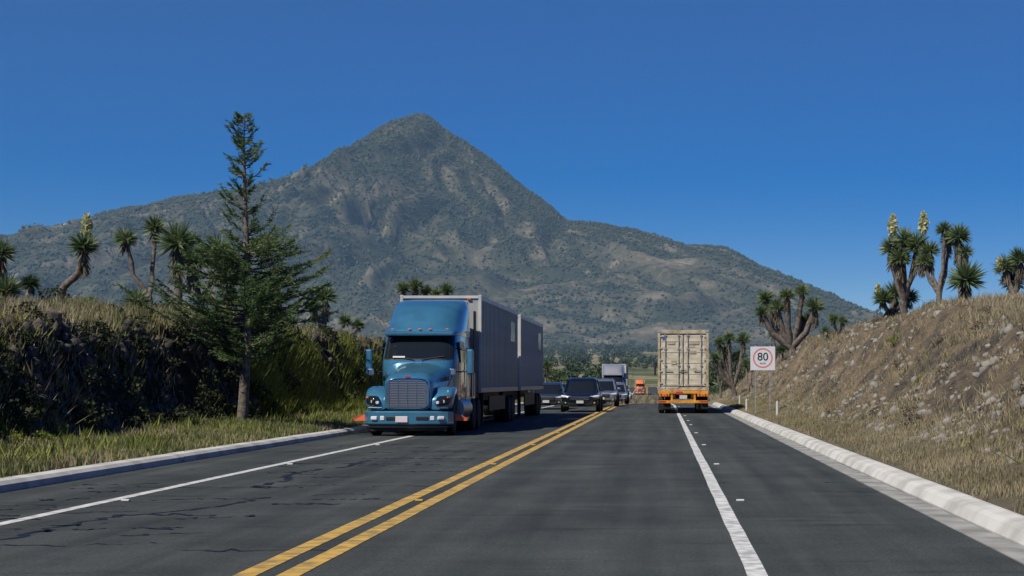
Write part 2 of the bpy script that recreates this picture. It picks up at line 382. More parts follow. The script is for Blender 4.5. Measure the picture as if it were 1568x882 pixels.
# distant tree mass on the plain
def leafcloud(cx_,cy_,cz_,R,n,s):
    m=len(cx_)
    d=rng.normal(size=(m,n,3));d/=np.linalg.norm(d,axis=2,keepdims=True)
    lob=1+.35*np.sin(d[:,:,0]*3+rng.uniform(0,6,(m,1)))*np.cos(d[:,:,2]*4+rng.uniform(0,6,(m,1)))
    rad=R[:,None]*rng.uniform(.35,1,(m,n))**.5*lob
    P=d*rad[:,:,None];P[:,:,2]*=.75
    P+=np.stack([cx_,cy_,cz_],-1)[:,None,:]
    P=P.reshape(-1,3);SS=(np.repeat(R,n)*s)[:,None]
    a=rng.normal(size=P.shape);a/=np.linalg.norm(a,axis=1,keepdims=True)
    b=rng.normal(size=P.shape);b-=a*(a*b).sum(1,keepdims=True);b/=np.linalg.norm(b,axis=1,keepdims=True)
    V=np.stack([P-a*SS,P+b*SS,P+a*SS,P-b*SS],1).reshape(-1,3)
    return V,(A(len(P))[:,None]*4+A(4)[None]).astype(np.int32)
n=4400
y=420+1500*rng.random(n)**.75;x=rng.uniform(-.30,.12,n)*y
k=(fbm(x*.014,y*.008,3,120)+rng.uniform(-.5,.5,n)>-.04)&((np.abs(x-cx(y)+3)>12)|(y>905))
x,y=x[k],y[k];R=rng.uniform(1.3,3.8,len(x))
V,F=leafcloud(x,y,H(x,y)+R*.8,R,100,.18)
fast_mesh('distant_trees',V,F,M_dtree)
n=420
y=150+330*rng.random(n);x=rng.uniform(-45,32,n);k=np.abs(x-cx(y)+3)>9.5
x,y=x[k],y[k];R=rng.uniform(.4,1.5,len(x));V,F=leafcloud(x,y,H(x,y)+R*.6,R,120,.15)
fast_mesh('roadside_bushes',V,F,M_dtree)

# ------------------------------------------------------------ grass
def grass(name,x,y,h,bl,mt,w=.022,spread=.12,lean=.35,zoff=0):
    n=len(x)
    X=np.repeat(x,bl)+rng.normal(0,spread,n*bl);Y=np.repeat(y,bl)+rng.normal(0,spread,n*bl);Z=H(X,Y)
    hh=np.repeat(h,bl)*rng.uniform(.5,1.15,n*bl);a=rng.uniform(0,6.28,n*bl)
    dx,dy=np.cos(a)*w,np.sin(a)*w
    lx=rng.normal(0,lean,n*bl)*hh;ly=rng.normal(0,lean,n*bl)*hh
    V=np.stack([np.stack([X-dx,Y-dy,Z-.04],-1),np.stack([X+dx,Y+dy,Z-.04],-1),np.stack([X+lx,Y+ly,Z+hh],-1)],1).reshape(-1,3)
    return fast_mesh(name,V,(A(n*bl)[:,None]*3+A(3)[None]),mt)
def pts(n,x0,x1,y0,y1,thr=-9,sc=.6,seed=5,pw=1.3):
    y=y0+(y1-y0)*rng.random(n)**pw;x=rng.uniform(x0,x1,n)
    k=fbm(x*sc,y*sc,3,seed)+rng.uniform(-.3,.3,n)>thr
    return x[k]+cx(y[k]),y[k]
def gr(name,mt,n,x0,x1,y0,y1,h0,h1,bl=5,thr=-9,sc=.6,seed=5,**kw):
    x,y=pts(n,x0,x1,y0,y1,thr,sc,seed);return grass(name,x,y,rng.uniform(h0,h1,len(x)),bl,mt,**kw)
gr('verge_grass',M_ggreen,26000,-13.0,-9.50,20,100,.04,.20,5,-.1)
gr('verge_grass',M_gdry,13000,-13.2,-9.5,20,100,.06,.20,4,.0,.5,seed=9)
gr('verge_weeds',M_weed,1300,-12.9,-9.9,22,90,.15,.42,7,.12,.8,10,w=.03,lean=.5)
gr('bank_weeds',M_weed,7000,-13.9,-12.3,54,92,.2,.65,6,-.15,.5,14,w=.03)
gr('bank_weeds',M_weed,1500,-14.2,-12.4,33,54,.10,.35,5,.25,.5,15,w=.025)
gr('bank_dry_grass',M_gdry,3400,-14.2,-12.6,33,110,.10,.35,5,.2,.7,16,w=.02,lean=.6)
gr('plateau_grass',M_gdry,22000,-20,-14.1,34,150,.15,.42,5,-.2,.35,17,w=.018)
gr('plateau_green_grass',M_ggreen,8000,-18,-14.1,36,130,.15,.42,5,.0,.35,18,w=.02)
gr('verge_dry_grass',M_gdry,24000,3.85,6.0,14,120,.03,.12,5,-.15,.8,19,w=.014)
gr('verge_green_grass',M_ggreen,3600,3.85,6.3,14,110,.04,.16,5,.15,.6,20,w=.016)
gr('slope_dry_grass',M_gdry,16000,5.4,9.6,22,150,.06,.26,7,.12,.7,22,w=.014,lean=.6,spread=.08)
gr('hilltop_dry_grass',M_gdry,20000,8.6,16,34,170,.10,.36,5,-.2,.35,23,w=.016,lean=.5)
gr('slope_weeds',M_ggreen,1500,5.0,9.6,22,140,.08,.25,7,.28,.5,24,w=.02,lean=.6)
gr('field_grass',M_gdry,14000,-40,40,150,420,.3,.6,3,-.2,.05,25,w=.05)
# shrubs (leaf clouds) on banks
def shrubs(name,n,x0,x1,y0,y1,r0,r1,mt,thr=-9,seed=33,nl=240,ls=.10,up=.35):
    x,y=pts(n,x0,x1,y0,y1,thr,.3,seed);R=rng.uniform(r0,r1,len(x))
    V,F=leafcloud(x,y,H(x,y)+R*up,R,nl,ls);return fast_mesh(name,V,F,mt)
shrubs('shrubs',55,-22,-14.6,38,140,.2,.55,M_weed)
shrubs('shrubs',45,-17,-14.2,36,120,.2,.5,M_darkleaf,seed=34)
shrubs('shrubs',150,-14.3,-12.5,32,100,.15,.5,M_darkleaf,seed=35)
shrubs('shrubs',30,-13.3,-12.0,32,100,.12,.3,M_weed,seed=38)
shrubs('dry_shrubs',120,5.4,12,24,140,.08,.28,M_ydead,seed=36)
shrubs('shrubs',34,6.5,16,36,150,.12,.32,M_weed,seed=37)
# rocks
def rocks(name,x,y,r):
    bm=bmesh.new();bmesh.ops.create_icosphere(bm,subdivisions=1,radius=1)
    bv=np.array([v.co[:] for v in bm.verts]);bf=np.array([[v.index for v in f.verts] for f in bm.faces]);bm.free()
    n=len(x);P=bv[None]*rng.uniform(.6,1.3,(n,len(bv),1))*r[:,None,None]*rng.uniform(.5,1.4,(n,1,3))
    P=P+np.stack([x,y,H(x,y)-r*.35],-1)[:,None,:]
    return fast_mesh(name,P.reshape(-1,3),(bf[None]+A(n)[:,None,None]*len(bv)).reshape(-1,3),M_rock)
x,y=pts(12000,5.0,9.4,22,130,-.06,.35,41);rocks('rocks',x,y,.02+.15*rng.random(len(x))**5)
M_soilrock=mat('soil_clods',(.11,.095,.075),.95,col2=(.028,.025,.022),vscale=4,bump=.8,bscale=9)
x,y=pts(4200,-14.4,-12.6,30,110,-.3,.35,42);o_=rocks('soil_clods',x,y,.03+.20*rng.random(len(x))**2.5);o_.data.materials[0]=M_soilrock
x,y=pts(300,-13,-9.6,26,90,-9,.35,43);rocks('rocks',x,y,.02+.08*rng.random(len(x))**3)

# ------------------------------------------------------------ trees
def tube(acc,P,R,k=7):
    V,F=acc;P=[Vector(p) for p in P];b0=len(V)
    for i,p in enumerate(P):
        d=(P[min(i+1,len(P)-1)]-P[max(i-1,0)]).normalized()
        u=d.cross(Vector((.3,.9,.1))).normalized();v=d.cross(u)
        for j in range(k):
            a=2*math.pi*j/k;q=p+(u*math.cos(a)+v*math.sin(a))*R[i]*random.uniform(.9,1.1);V.append(tuple(q))
    for i in range(len(P)-1):
        for j in range(k): F.append((b0+i*k+j,b0+i*k+(j+1)%k,b0+(i+1)*k+(j+1)%k,b0+(i+1)*k+j))
    F.append(tuple(b0+j for j in range(k)));F.append(tuple(b0+(len(P)-1)*k+j for j in range(k)))
def conifer(name,loc,Ht):
    e=empty(name,loc);acc=([],[])
    def tx(z): return .10*math.sin(z*.55)+.02*z
    tube(acc,[(tx(z),0,z) for z in np.linspace(-.2,Ht-.05,22)],[max(.012,.16*(1-z/Ht)**.75) for z in np.linspace(0,Ht,22)],9)
    LV=[]
    zs=[];z=1.75
    while z<Ht-.1:
        zs.append(z);z+=.075 if z<5.2 else .10
    prof=lambda z: np.interp(z,[1.5,1.9,2.6,3.3,4.2,5.0,5.5,6.2,7.0,7.8,8.5,9],[.7,1.5,2.2,2.2,1.85,1.35,.68,.60,.55,.46,.28,.10])
    for z in zs:
        for q in range(4 if z<5.2 else 3):
            az=random.uniform(0,6.283);Lb=float(prof(z))*random.choice([.4,.55,.7,.85,1,1.15])
            if z>5.2 and random.random()<.30: continue
            if z<5.6 and random.random()<.08: Lb*=1.35
            ex=math.cos(az);ey=math.sin(az);up=random.uniform(.10,.42) if z<5.4 else random.uniform(.4,.9)
            P=[]
            for t in np.linspace(0,1,6):
                P.append(Vector((tx(z)+ex*Lb*t,ey*Lb*t,z+Lb*(up*t*t*1.1-.12*t*(1-t)))))
            tube(acc,P,[.035*Lb**.5*(1-.85*t)*.6+.004 for t in np.linspace(0,1,6)],4)
            nt=max(10,int(Lb*28))
            for s in range(nt):
                t=random.uniform(.12,1)**.8;i=min(int(t*5),4);f=t*5-i;p=P[i].lerp(P[i+1],f)
                side=random.choice((-1,1));tl=(.10+.42*(1-t*.75)*min(Lb,1.6)/1.6)*random.uniform(.5,1.1)
                dirv=Vector((ex,ey,.15+up*.6))+Vector((-ey,ex,0))*side*random.uniform(.3,1.3)+Vector((0,0,random.uniform(-.25,.35)))
                dirv.normalize()
                for k2 in range(max(5,int(tl*24))):
                    pp=p+dirv*tl*random.random()
                    nd=(dirv+Vector((random.gauss(0,.55),random.gauss(0,.55),random.gauss(0,.45)))).normalized()
                    ln=random.uniform(.08,.16);wd=nd.cross(Vector((random.gauss(0,1),random.gauss(0,1),random.gauss(0,1)))).normalized()*random.uniform(.011,.020)
                    LV.append((pp-wd,pp+wd,pp+nd*ln))
    py_mesh('trunk',acc[0],acc[1],M_bark,e,60)
    V=np.array([[tuple(a) for a in t] for t in LV]).reshape(-1,3)
    fast_mesh('foliage',V,A(len(V)).reshape(-1,3),M_needle,e)
    return e
conifer('conifer_tree',(-12.05,48.6,float(H(-12.05,48.6))),8.95)

def yucca(name,base,branches,heads,flowers=(),dead=.6):
    bx,by=base;bz=float(H(bx,by));e=empty(name,(bx,by,bz))
    O=Vector((bx,by,bz));acc=([],[]);G=[];D=[]
    def leaf(lst,p,d,ln,w):
        wd=d.cross(Vector((random.gauss(0,1),random.gauss(0,1),random.gauss(0,1)))).normalized()*w
        m=p+d*ln*.35
        lst.append((p-wd*.6,m-wd,p+d*ln,m+wd))
    for pl,r0,r1 in branches:
        P=[Vector(p)-O for p in pl];Q=[]
        for i in range(len(P)-1):
            for t in(0,.33,.66): Q.append(P[i].lerp(P[i+1],t)+Vector((random.gauss(0,.02),random.gauss(0,.02),0)))
        Q.append(P[-1]);n=len(Q)
        tube(acc,Q,[r0+(r1-r0)*i/(n-1) for i in range(n)],8)
    for h in heads:
        x,y,z,r=h[:4];c=Vector((x,y,z))-O;r*=1.15
        for i in range(int(280)):
            while True:
                d=Vector((random.gauss(0,1),random.gauss(0,1),random.gauss(0,1))).normalized()
                if d.z>-.55: break
            leaf(G,c+d*r*.08,d,r*random.uniform(.75,1.08),r*.044)
        dn=dead if len(h)<5 else h[4]
        for i in range(int(160*dn)):
            a=random.uniform(0,6.28);d=Vector((math.cos(a)*random.uniform(.2,.75),math.sin(a)*random.uniform(.2,.75),-1)).normalized()
            p=c+Vector((math.cos(a)*.05,math.sin(a)*.05,-r*random.uniform(0,.9)*dn*1.4))
            leaf(D,p,d,r*random.uniform(.45,.75),r*.045)
    py_mesh('trunk',acc[0],acc[1],M_bark,e,60)
    for nm,lst,mt in(('leaves',G,M_yleaf),('dead_leaves',D,M_ydead)):
        if lst:
            V=np.array([[tuple(a) for a in t] for t in lst]).reshape(-1,3);fast_mesh(nm,V,A(len(V)).reshape(-1,4),mt,e)
    for(x,y,z,hh,r) in flowers:
        c=Vector((x,y,z))-O;n=420;t=rng.random(n);rr=r*np.sin(np.pi*np.clip(t*.85+.15,0,1))**.7
        a=rng.uniform(0,6.28,n);q=rng.uniform(.6,1,n)
        X=c.x+np.cos(a)*rr*q;Y=c.y+np.sin(a)*rr*q;Z=c.z+t*hh
        P=np.stack([X,Y,Z],-1);s=.055
        u=rng.normal(size=P.shape)*s*.7;v=rng.normal(size=P.shape)*s*.7
        V=np.stack([P-u,P-v,P+u,P+v],1).reshape(-1,3);fast_mesh('flower_spike',V,A(n*4).reshape(-1,4),M_yflow,e)
        cyl('flower_stem',e,(c.x,c.y,c.z-.2),(c.x,c.y,c.z+hh*.9),.02,M_bark,6)
    return e
def P(px,py,d):  # surveyed bearing/height notes -> metres on site at distance d
    return ((px-1015)*d/2600,float(d),1.51+(585-py)*d/2600)
def yuc(base_px,d,heads,flowers=(),r0=.16,fork=.35,dead=.6):
    bx,by,bz=P(base_px[0],base_px[1],d);gz=float(H(bx,by))
    HS=[];BR=[];hp=[]
    for i,h in enumerate(heads):
        dd=d+random.uniform(-.7,.7)
        x,y,z=P(h[0],h[1],dd);r=h[2]*d/2600
        z=max(z,gz+.15);hp.append((x,y,z))
        HS.append((x,y,z,r)+((h[3],) if len(h)>3 else ()))
    topz=min(p[2] for p in hp);fz=gz+(topz-gz)*fork;fx=bx+(sum(p[0] for p in hp)/len(hp)-bx)*.3
    if len(hp)>1:
        BR.append(([(bx,by,gz-.3),(bx,by,gz+.1),(fx,by,fz)],r0*1.3,r0))
        for p in hp: BR.append(([(fx,by,fz-.05),(fx+(p[0]-fx)*.62,by+(p[1]-by)*.6,fz+(p[2]-fz)*.38),(p[0],p[1],p[2]-.02)],r0*.85,r0*.6))
    else:
        p=hp[0];BR.append(([(bx,by,gz-.3),(bx+(p[0]-bx)*.25,by,gz+(p[2]-gz)*.35),(bx+(p[0]-bx)*.75,by,gz+(p[2]-gz)*.62),p],r0*1.1,r0*.7))
    FL=[]
    for(px,py,h,r) in flowers:
        x,y,z=P(px,py,d);FL.append((x,y,z,h*d/2600,r*d/2600))
    return yucca('yucca_tree',(bx,by),BR,HS,FL,dead)
# left side
yuc((82,455),52,[(128,378,23,1.1)],[(133,362,34,7)],r0=.13)
yuc((236,455),55,[(192,366,19,.5),(237,350,20,.5)],r0=.10,fork=.3)
yuc((272,455),54,[(272,372,33,.9)],r0=.14)
yuc((305,455),57,[(296,398,28,.9),(332,388,28,.9)],r0=.13)
yuc((-2,445),50,[(2,388,22,1)],r0=.12)
yuc((46,452),50,[(46,436,17,.4)],r0=.09)
yuc((10,455),47,[(10,446,26,.3)],r0=.1)
yuc((212,470),50,[(210,462,22,.3)],r0=.1)
yuc((498,500),78,[(498,455,19,1.1),(480,470,15,.9)],r0=.14)
yuc((540,508),82,[(528,492,12,.4),(548,498,11,.4)],r0=.1)
yuc((640,500),100,[(618,442,12,.8),(636,438,13,.8),(652,446,11,.8)],r0=.14)
yuc((684,500),104,[(684,444,12,.8),(668,450,10,.8)],r0=.14)
yuc((425,480),66,[(425,458,18,.7),(408,470,14,.5)],r0=.1)
yuc((345,470),62,[(352,428,22,.9)],r0=.12)
# right side
yuc((1385,462),66,[(1366,380,20,.9),(1384,368,20,.9),(1404,376,22,1.2),(1378,396,18,1)],[(1367,362,34,7),(1414,358,34,7)],r0=.15)
yuc((1438,462),64,[(1424,385,17,1.1),(1416,400,15,.9),(1446,352,14,.3),(1452,372,14,.9)],r0=.10,fork=.4)
yuc((1470,462),63,[(1468,362,20,1.2),(1478,386,14,1)],r0=.12)
yuc((1478,455),61,[(1479,428,30,.6)],r0=.15)
yuc((1556,470),58,[(1540,410,20,.6),(1562,398,20,.9),(1550,432,20,.9)],[(1531,412,16,3)],r0=.13)
yuc((1358,482),68,[(1352,458,17,.4),(1370,450,20,.7),(1392,456,16,.5)],[(1345,456,20,4)],r0=.12)
yuc((1214,545),98,[(1172,458,15,1),(1166,478,12,.8),(1190,470,15,1),(1205,452,13,.9),(1228,446,12,.9),(1248,470,16,1.2),(1232,490,12,1)],r0=.24,fork=.2)
yuc((1284,506),88,[(1276,488,10,.5),(1290,492,9,.5)],r0=.1)
yuc((1125,590),132,[(1102,524,10,.7),(1116,518,11,.8),(1138,520,12,.8),(1110,540,11,.8),(1130,548,11,.8),(1095,548,9,.8)],r0=.20,fork=.25)
yuc((1188,548),110,[(1184,512,8,.6)],r0=.12)
yuc((1104,590),160,[(1098,560,8,.5),(1108,556,8,.5)],r0=.12)
yuc((1146,575),118,[(1142,556,9,.5),(1152,562,8,.4)],r0=.1)
yuc((1196,560),104,[(1196,536,10,.6)],r0=.1)
yuc((1262,525),92,[(1264,508,9,.4)],r0=.1)
yuc((832,600),150,[(826,565,9,.6),(838,560,9,.6)],r0=.16)

# ------------------------------------------------------------ wheels
def wheel(p,x,y,r,w,rim=M_steel,nm='wheel'):
    s=1 if x>0 else -1
    prof=[(-w/2,r*.62),(-w/2,r*.86),(-w*.42,r*.97),(-w*.3,r),(w*.3,r),(w*.42,r*.97),(w/2,r*.86),(w/2,r*.62)]
    lathe_x(nm+'_tyre',p,prof,(x,y,r),M_rub,28)
    lathe_x(nm+'_rim',p,[(-w*.5,r*.60),(w*.5-.01,r*.60),(w*.5-.01,r*.52),(w*.2,r*.45),(w*.2,r*.2),(w*.42,r*.18)] if s>0 else [(w*.5,r*.60),(-w*.5+.01,r*.60),(-w*.5+.01,r*.52),(-w*.2,r*.45),(-w*.2,r*.2),(-w*.42,r*.18)],(x,y,r),rim,20)

# ------------------------------------------------------------ semi truck
def semi(loc,rz,paint,trailers,name='semi_truck'):
    e=empty(name,loc,rz)
    def bump(z0,z1,ins,mt,nm):
        out=[(-1.22,.55),(-1.25,.32),(-1.12,.10),(-.75,-.04),(0,-.09),(.75,-.04),(1.12,.10),(1.25,.32),(1.22,.55)]
        V=[];n=len(out)
        for z,f in((z0,ins),(z0+.05,0),(z1-.04,0),(z1,ins)):
            for(x,y) in out: V.append((x*(1-f*.02),y+f*.04,z))
        F=[]
        for i in range(3):
            for j in range(n): F.append((i*n+j,i*n+(j+1)%n,(i+1)*n+(j+1)%n,(i+1)*n+j))
        F+= [tuple(range(n)),tuple(range(3*n,4*n))]
        return py_mesh(nm,V,F,mt,e,30)
    bump(.30,.70,1,paint,'bumper');bump(.22,.285,2,M_black,'air_dam')
    for s in(-1,1):
        box('fog_lamp',e,(s*.93,.02,.50),(.20,.10,.11),M_lamp,.03,rz=s*.35)
        box('bumper_slot',e,(s*.42,-.07,.50),(.34,.03,.09),M_black,.01,rz=s*.05)
        box('bumper_vent',e,(s*.70,-.045,.50),(.12,.03,.12),M_lamp,.02,rz=s*.1)
    box('licence_plate',e,(-.15,-.11,.47),(.34,.02,.17),M_plate,.01)
    box('axle_beam',e,(0,.3,.2),(2.1,.4,.12),M_black)
    loft('hood',e,[rsec(.02,.66,.72,1.62,5,32,0,.06),rsec(.10,.70,.70,1.68,5,32,0,.06),rsec(.5,.78,.70,1.79,4,32,0,.16),rsec(1.1,.88,.75,1.93,3.2,32,0,.18),rsec(1.7,1.0,.85,2.06,3.2,32,0,.14),rsec(2.05,1.08,.9,2.12,4,32,0,.12)],paint)
    for s in(-1,1):
        loft('fender',e,[rsec(y_,hw,z0,z1,3.2,24,s*xc) for y_,hw,z0,z1,xc in[(.06,.20,.74,1.0,.80),(.14,.27,.72,1.12,.88),(.32,.31,.72,1.26,.93),(.6,.32,.98,1.36,.93),(1.0,.32,1.08,1.40,.93),(1.45,.31,1.0,1.40,.93),(1.75,.28,.75,1.38,.93),(2.0,.24,.62,1.3,.93)]],paint)
        loft('headlamp',e,[rsec(y_,hw,z0,z1,3,20,s*xc) for y_,hw,z0,z1,xc in[(-.0,.08,.88,1.00,.84),(.05,.15,.84,1.06,.91),(.13,.19,.84,1.12,.97),(.28,.16,.88,1.16,1.05)]],M_glass)
        loft('headlamp_lens',e,[rsec(-.035,.04,.90,.97,2.4,16,s*.84),rsec(.0,.055,.89,.98,2.4,16,s*.84)],M_lamp)
        loft('headlamp_lens',e,[rsec(.03,.05,.92,1.01,2.4,16,s*.98),rsec(.06,.065,.90,1.03,2.4,16,s*.98)],M_lamp)
        box('turn_lamp',e,(s*1.13,.13,1.08),(.09,.06,.05),M_amber,.01,rz=s*.7)
        box('headlamp_trim',e,(s*.91,.03,.79),(.42,.03,.025),M_chrome,.005,rz=s*.22)
        py_mesh('warning_flag',[(s*1.27,.50,.62),(s*1.62,.50,.50),(s*1.60,.52,.42),(s*1.27,.50,.42),(s*1.27,.52,.62),(s*1.62,.52,.50),(s*1.60,.54,.42),(s*1.27,.52,.42)],[(0,1,2,3),(7,6,5,4),(0,4,5,1),(1,5,6,2),(2,6,7,3),(3,7,4,0)],M_flag,e)
        box('mirror',e,(s*1.48,2.25,2.10),(.19,.14,.74),paint,.05)
        box('mirror_face',e,(s*1.48,2.33,2.10),(.16,.01,.66),M_glass)
        cyl('mirror_arm',e,(s*1.45,2.3,2.42),(s*1.05,2.45,2.5),.02,M_black,8)
        cyl('mirror_arm',e,(s*1.45,2.3,1.84),(s*1.08,2.45,1.80),.02,M_black,8)
        box('hood_mirror',e,(s*1.16,.75,1.80),(.17,.12,.20),M_chrome,.04)
        cyl('hood_mirror_arm',e,(s*1.16,.75,1.72),(s*.98,.95,1.36),.016,M_black,6)
        box('side_window',e,(s*1.15,3.05,2.40),(.02,.95,.62),M_glass,.0,ry=s*-.06)
        box('door_gap',e,(s*1.158,3.62,1.75),(.01,.02,1.6),M_black)
        box('door_gap',e,(s*1.158,2.5,1.6),(.01,.02,1.0),M_black)
        box('door_handle',e,(s*1.165,3.45,1.85),(.03,.16,.05),M_chrome,.01)
        cyl('fuel_tank',e,(s*.95,2.5,.72),(s*.95,4.6,.72),.32,M_chromed,24)
        box('cab_step',e,(s*1.15,2.4,.52),(.16,.5,.05),M_chrome,.01)
        box('side_skirt',e,(s*1.10,5.1,.70),(.04,.9,.75),paint,.02)
        box('cab_extender',e,(s*1.14,6.25,2.4),(.03,.55,2.7),M_black,.01)
        cyl('exhaust_stack',e,(s*1.10,6.05,1.0),(s*1.10,6.05,1.8),.07,M_chrome,14)
        box('grab_rail',e,(s*1.19,3.8,1.7),(.03,.03,1.0),M_chrome,.01)
        box('sleeper_window',e,(s*1.152,4.8,2.35),(.02,.6,.4),M_glass,.0)
        box('hood_vent',e,(s*.93,1.55,1.62),(.02,.3,.14),M_black,.01)
        wheel(e,s*1.04,1.02,.50,.30,M_chrome)
        for yy in(5.75,7.05):
            wheel(e,s*1.05,yy,.50,.28);wheel(e,s*.74,yy,.50,.28)
    loft('grille_surround',e,[rsec(-.045,.60,.76,1.58,5,32,0,.06),rsec(.03,.635,.73,1.62,5,32,0,.06)],M_chrome)
    box('grille_back',e,(0,-.048,1.17),(1.05,.012,.72),M_black,.01)
    for i in range(15): box('grille_bar',e,(0,-.060,.84+i*.0465),(1.03,.014,.028),M_chromed)
    for x in(-.51,-.255,0,.255,.51): box('grille_post',e,(x,-.070,1.17),(.034,.016,.72),M_chrome)
    box('badge',e,(0,-.02,1.655),(.16,.03,.05),M_red,.02)
    loft('cab',e,[hsec(.85,2.0,6.0,1.12),hsec(1.6,1.9,6.0,1.15),hsec(2.12,1.88,6.0,1.15),hsec(2.5,2.10,6.0,1.12),hsec(2.9,2.42,6.0,1.09)],paint)
    loft('roof_fairing',e,[hsec(2.88,2.22,6.15,1.12,5,56),hsec(2.98,2.24,6.15,1.135,5,56),hsec(3.08,2.42,6.2,1.13,4,56),hsec(3.25,2.62,6.2,1.125,3.2,56),hsec(3.45,2.88,6.25,1.12,2.9,56),hsec(3.65,3.22,6.3,1.11,2.8,56),hsec(3.82,3.62,6.3,1.09,2.9,56),hsec(3.94,4.1,6.3,1.05,3.1,56),hsec(4.01,4.6,6.3,.98,3.4,56),hsec(4.05,5.1,6.2,.85,4,56)],paint,ang=60)
    def fr(z,u):
        y0=np.interp(z,[2.12,2.5,2.9],[1.88,2.10,2.42]);hw=np.interp(z,[2.12,2.5,2.9],[1.15,1.12,1.09])
        x=u*hw*.90;ym=(y0+6)/2;hy=(6-y0)/2
        return (x,ym-hy*(1-abs(x/hw)**6)**(1/6)-.014,z)
    for nm,z0,z1,sc,mt,off in(('windscreen_seal',2.155,2.875,1.0,M_black,0),('windscreen',2.19,2.845,.965,M_glass,-.006)):
        V=[];F=[];n=17
        for i in range(7):
            for j in range(n):
                q=fr(z0+(z1-z0)*i/6,(j/(n-1)*2-1)*sc);V.append((q[0],q[1]+off,q[2]))
        for i in range(6):
            for j in range(n-1): F.append((i*n+j,i*n+j+1,(i+1)*n+j+1,(i+1)*n+j))
        py_mesh(nm,V,F,mt,e,60)
    box('dashboard_papers',e,(-.55,1.90,2.24),(.35,.01,.05),M_white,rx=-.5)
    for s in(-1,1): cyl('wiper',e,(s*.1,1.86,2.16),(s*.75,1.93,2.26),.012,M_black,6)
    box('visor',e,(0,2.20,2.93),(1.98,.22,.10),paint,.03,rx=.25)
    for x in(-.8,-.3,0,.3,.8): box('marker_lamp',e,(x,2.30,3.06),(.09,.06,.035),M_amber,.01)
    box('chassis',e,(0,4.4,.75),(.9,7.0,.25),M_black)
    box('underbody',e,(0,1.6,.62),(1.5,2.6,.4),M_black)
    y=6.75
    for t,(L_,Tm,Ht) in enumerate(trailers):
        z0=1.18
        box('trailer_box',e,(0,y+L_/2,(z0+Ht)/2),(2.50,L_,Ht-z0),Tm)
        for s in(-1,1):
            nr=int(L_/.41)
            for i in range(nr+1): box('side_post',e,(s*1.262,y+.12+i*(L_-.24)/nr,(z0+Ht)/2),(.024,.06,Ht-z0-.3),Tm)
            box('top_rail',e,(s*1.258,y+L_/2,Ht-.07),(.05,L_+.02,.15),M_trail2,.01)
            box('bottom_rail',e,(s*1.258,y+L_/2,z0+.07),(.05,L_+.02,.16),M_steel,.01)
            box('corner_post',e,(s*1.25,y-.012,(z0+Ht)/2),(.10,.06,Ht-z0+.03),M_trail2,.015)
            box('logo_panel',e,(s*1.283,y+L_-2.2,Ht-.85),(.008,1.6,.75),M_grey)
            box('landing_leg',e,(s*.95,y+2.9,.65),(.14,.14,1.05),M_black)
            box('mud_flap',e,(s*.9,y+L_-.4,.55),(.6,.02,.6),M_black)
            for yy in(y+L_-2.5,y+L_-1.25):
                wheel(e,s*1.08,yy,.50,.27);wheel(e,s*.77,yy,.50,.27)
            box('side_guard',e,(s*1.15,y+L_/2-.3,.78),(.05,L_*.42,.5),M_black)
        box('front_top_lamp',e,(.9,y-.05,Ht-.1),(.12,.04,.05),M_amber)
        box('refrigeration_frame',e,(0,y-.02,Ht-.05),(2.4,.04,.08),M_trail2)
        box('frame_rail',e,(0,y+L_/2,1.0),(1.1,L_-.5,.3),M_black)
        if t<len(trailers)-1:
            box('dolly',e,(0,y+L_+.4,.7),(1.4,2.2,.22),M_black)
        y+=L_+1.1
    return e
semi((-7.13,47.4,0),-.008,M_blue,[(12.6,M_trail,4.27),(11.6,M_trail3,4.20)])
semi((-5.25,176,float(zr(176))),.0,M_lgrey,[(12.6,M_trail2,4.1)])
semi((-6.1,455,float(zr(455))),.02,M_orange,[(12.6,M_trail2,3.9)])

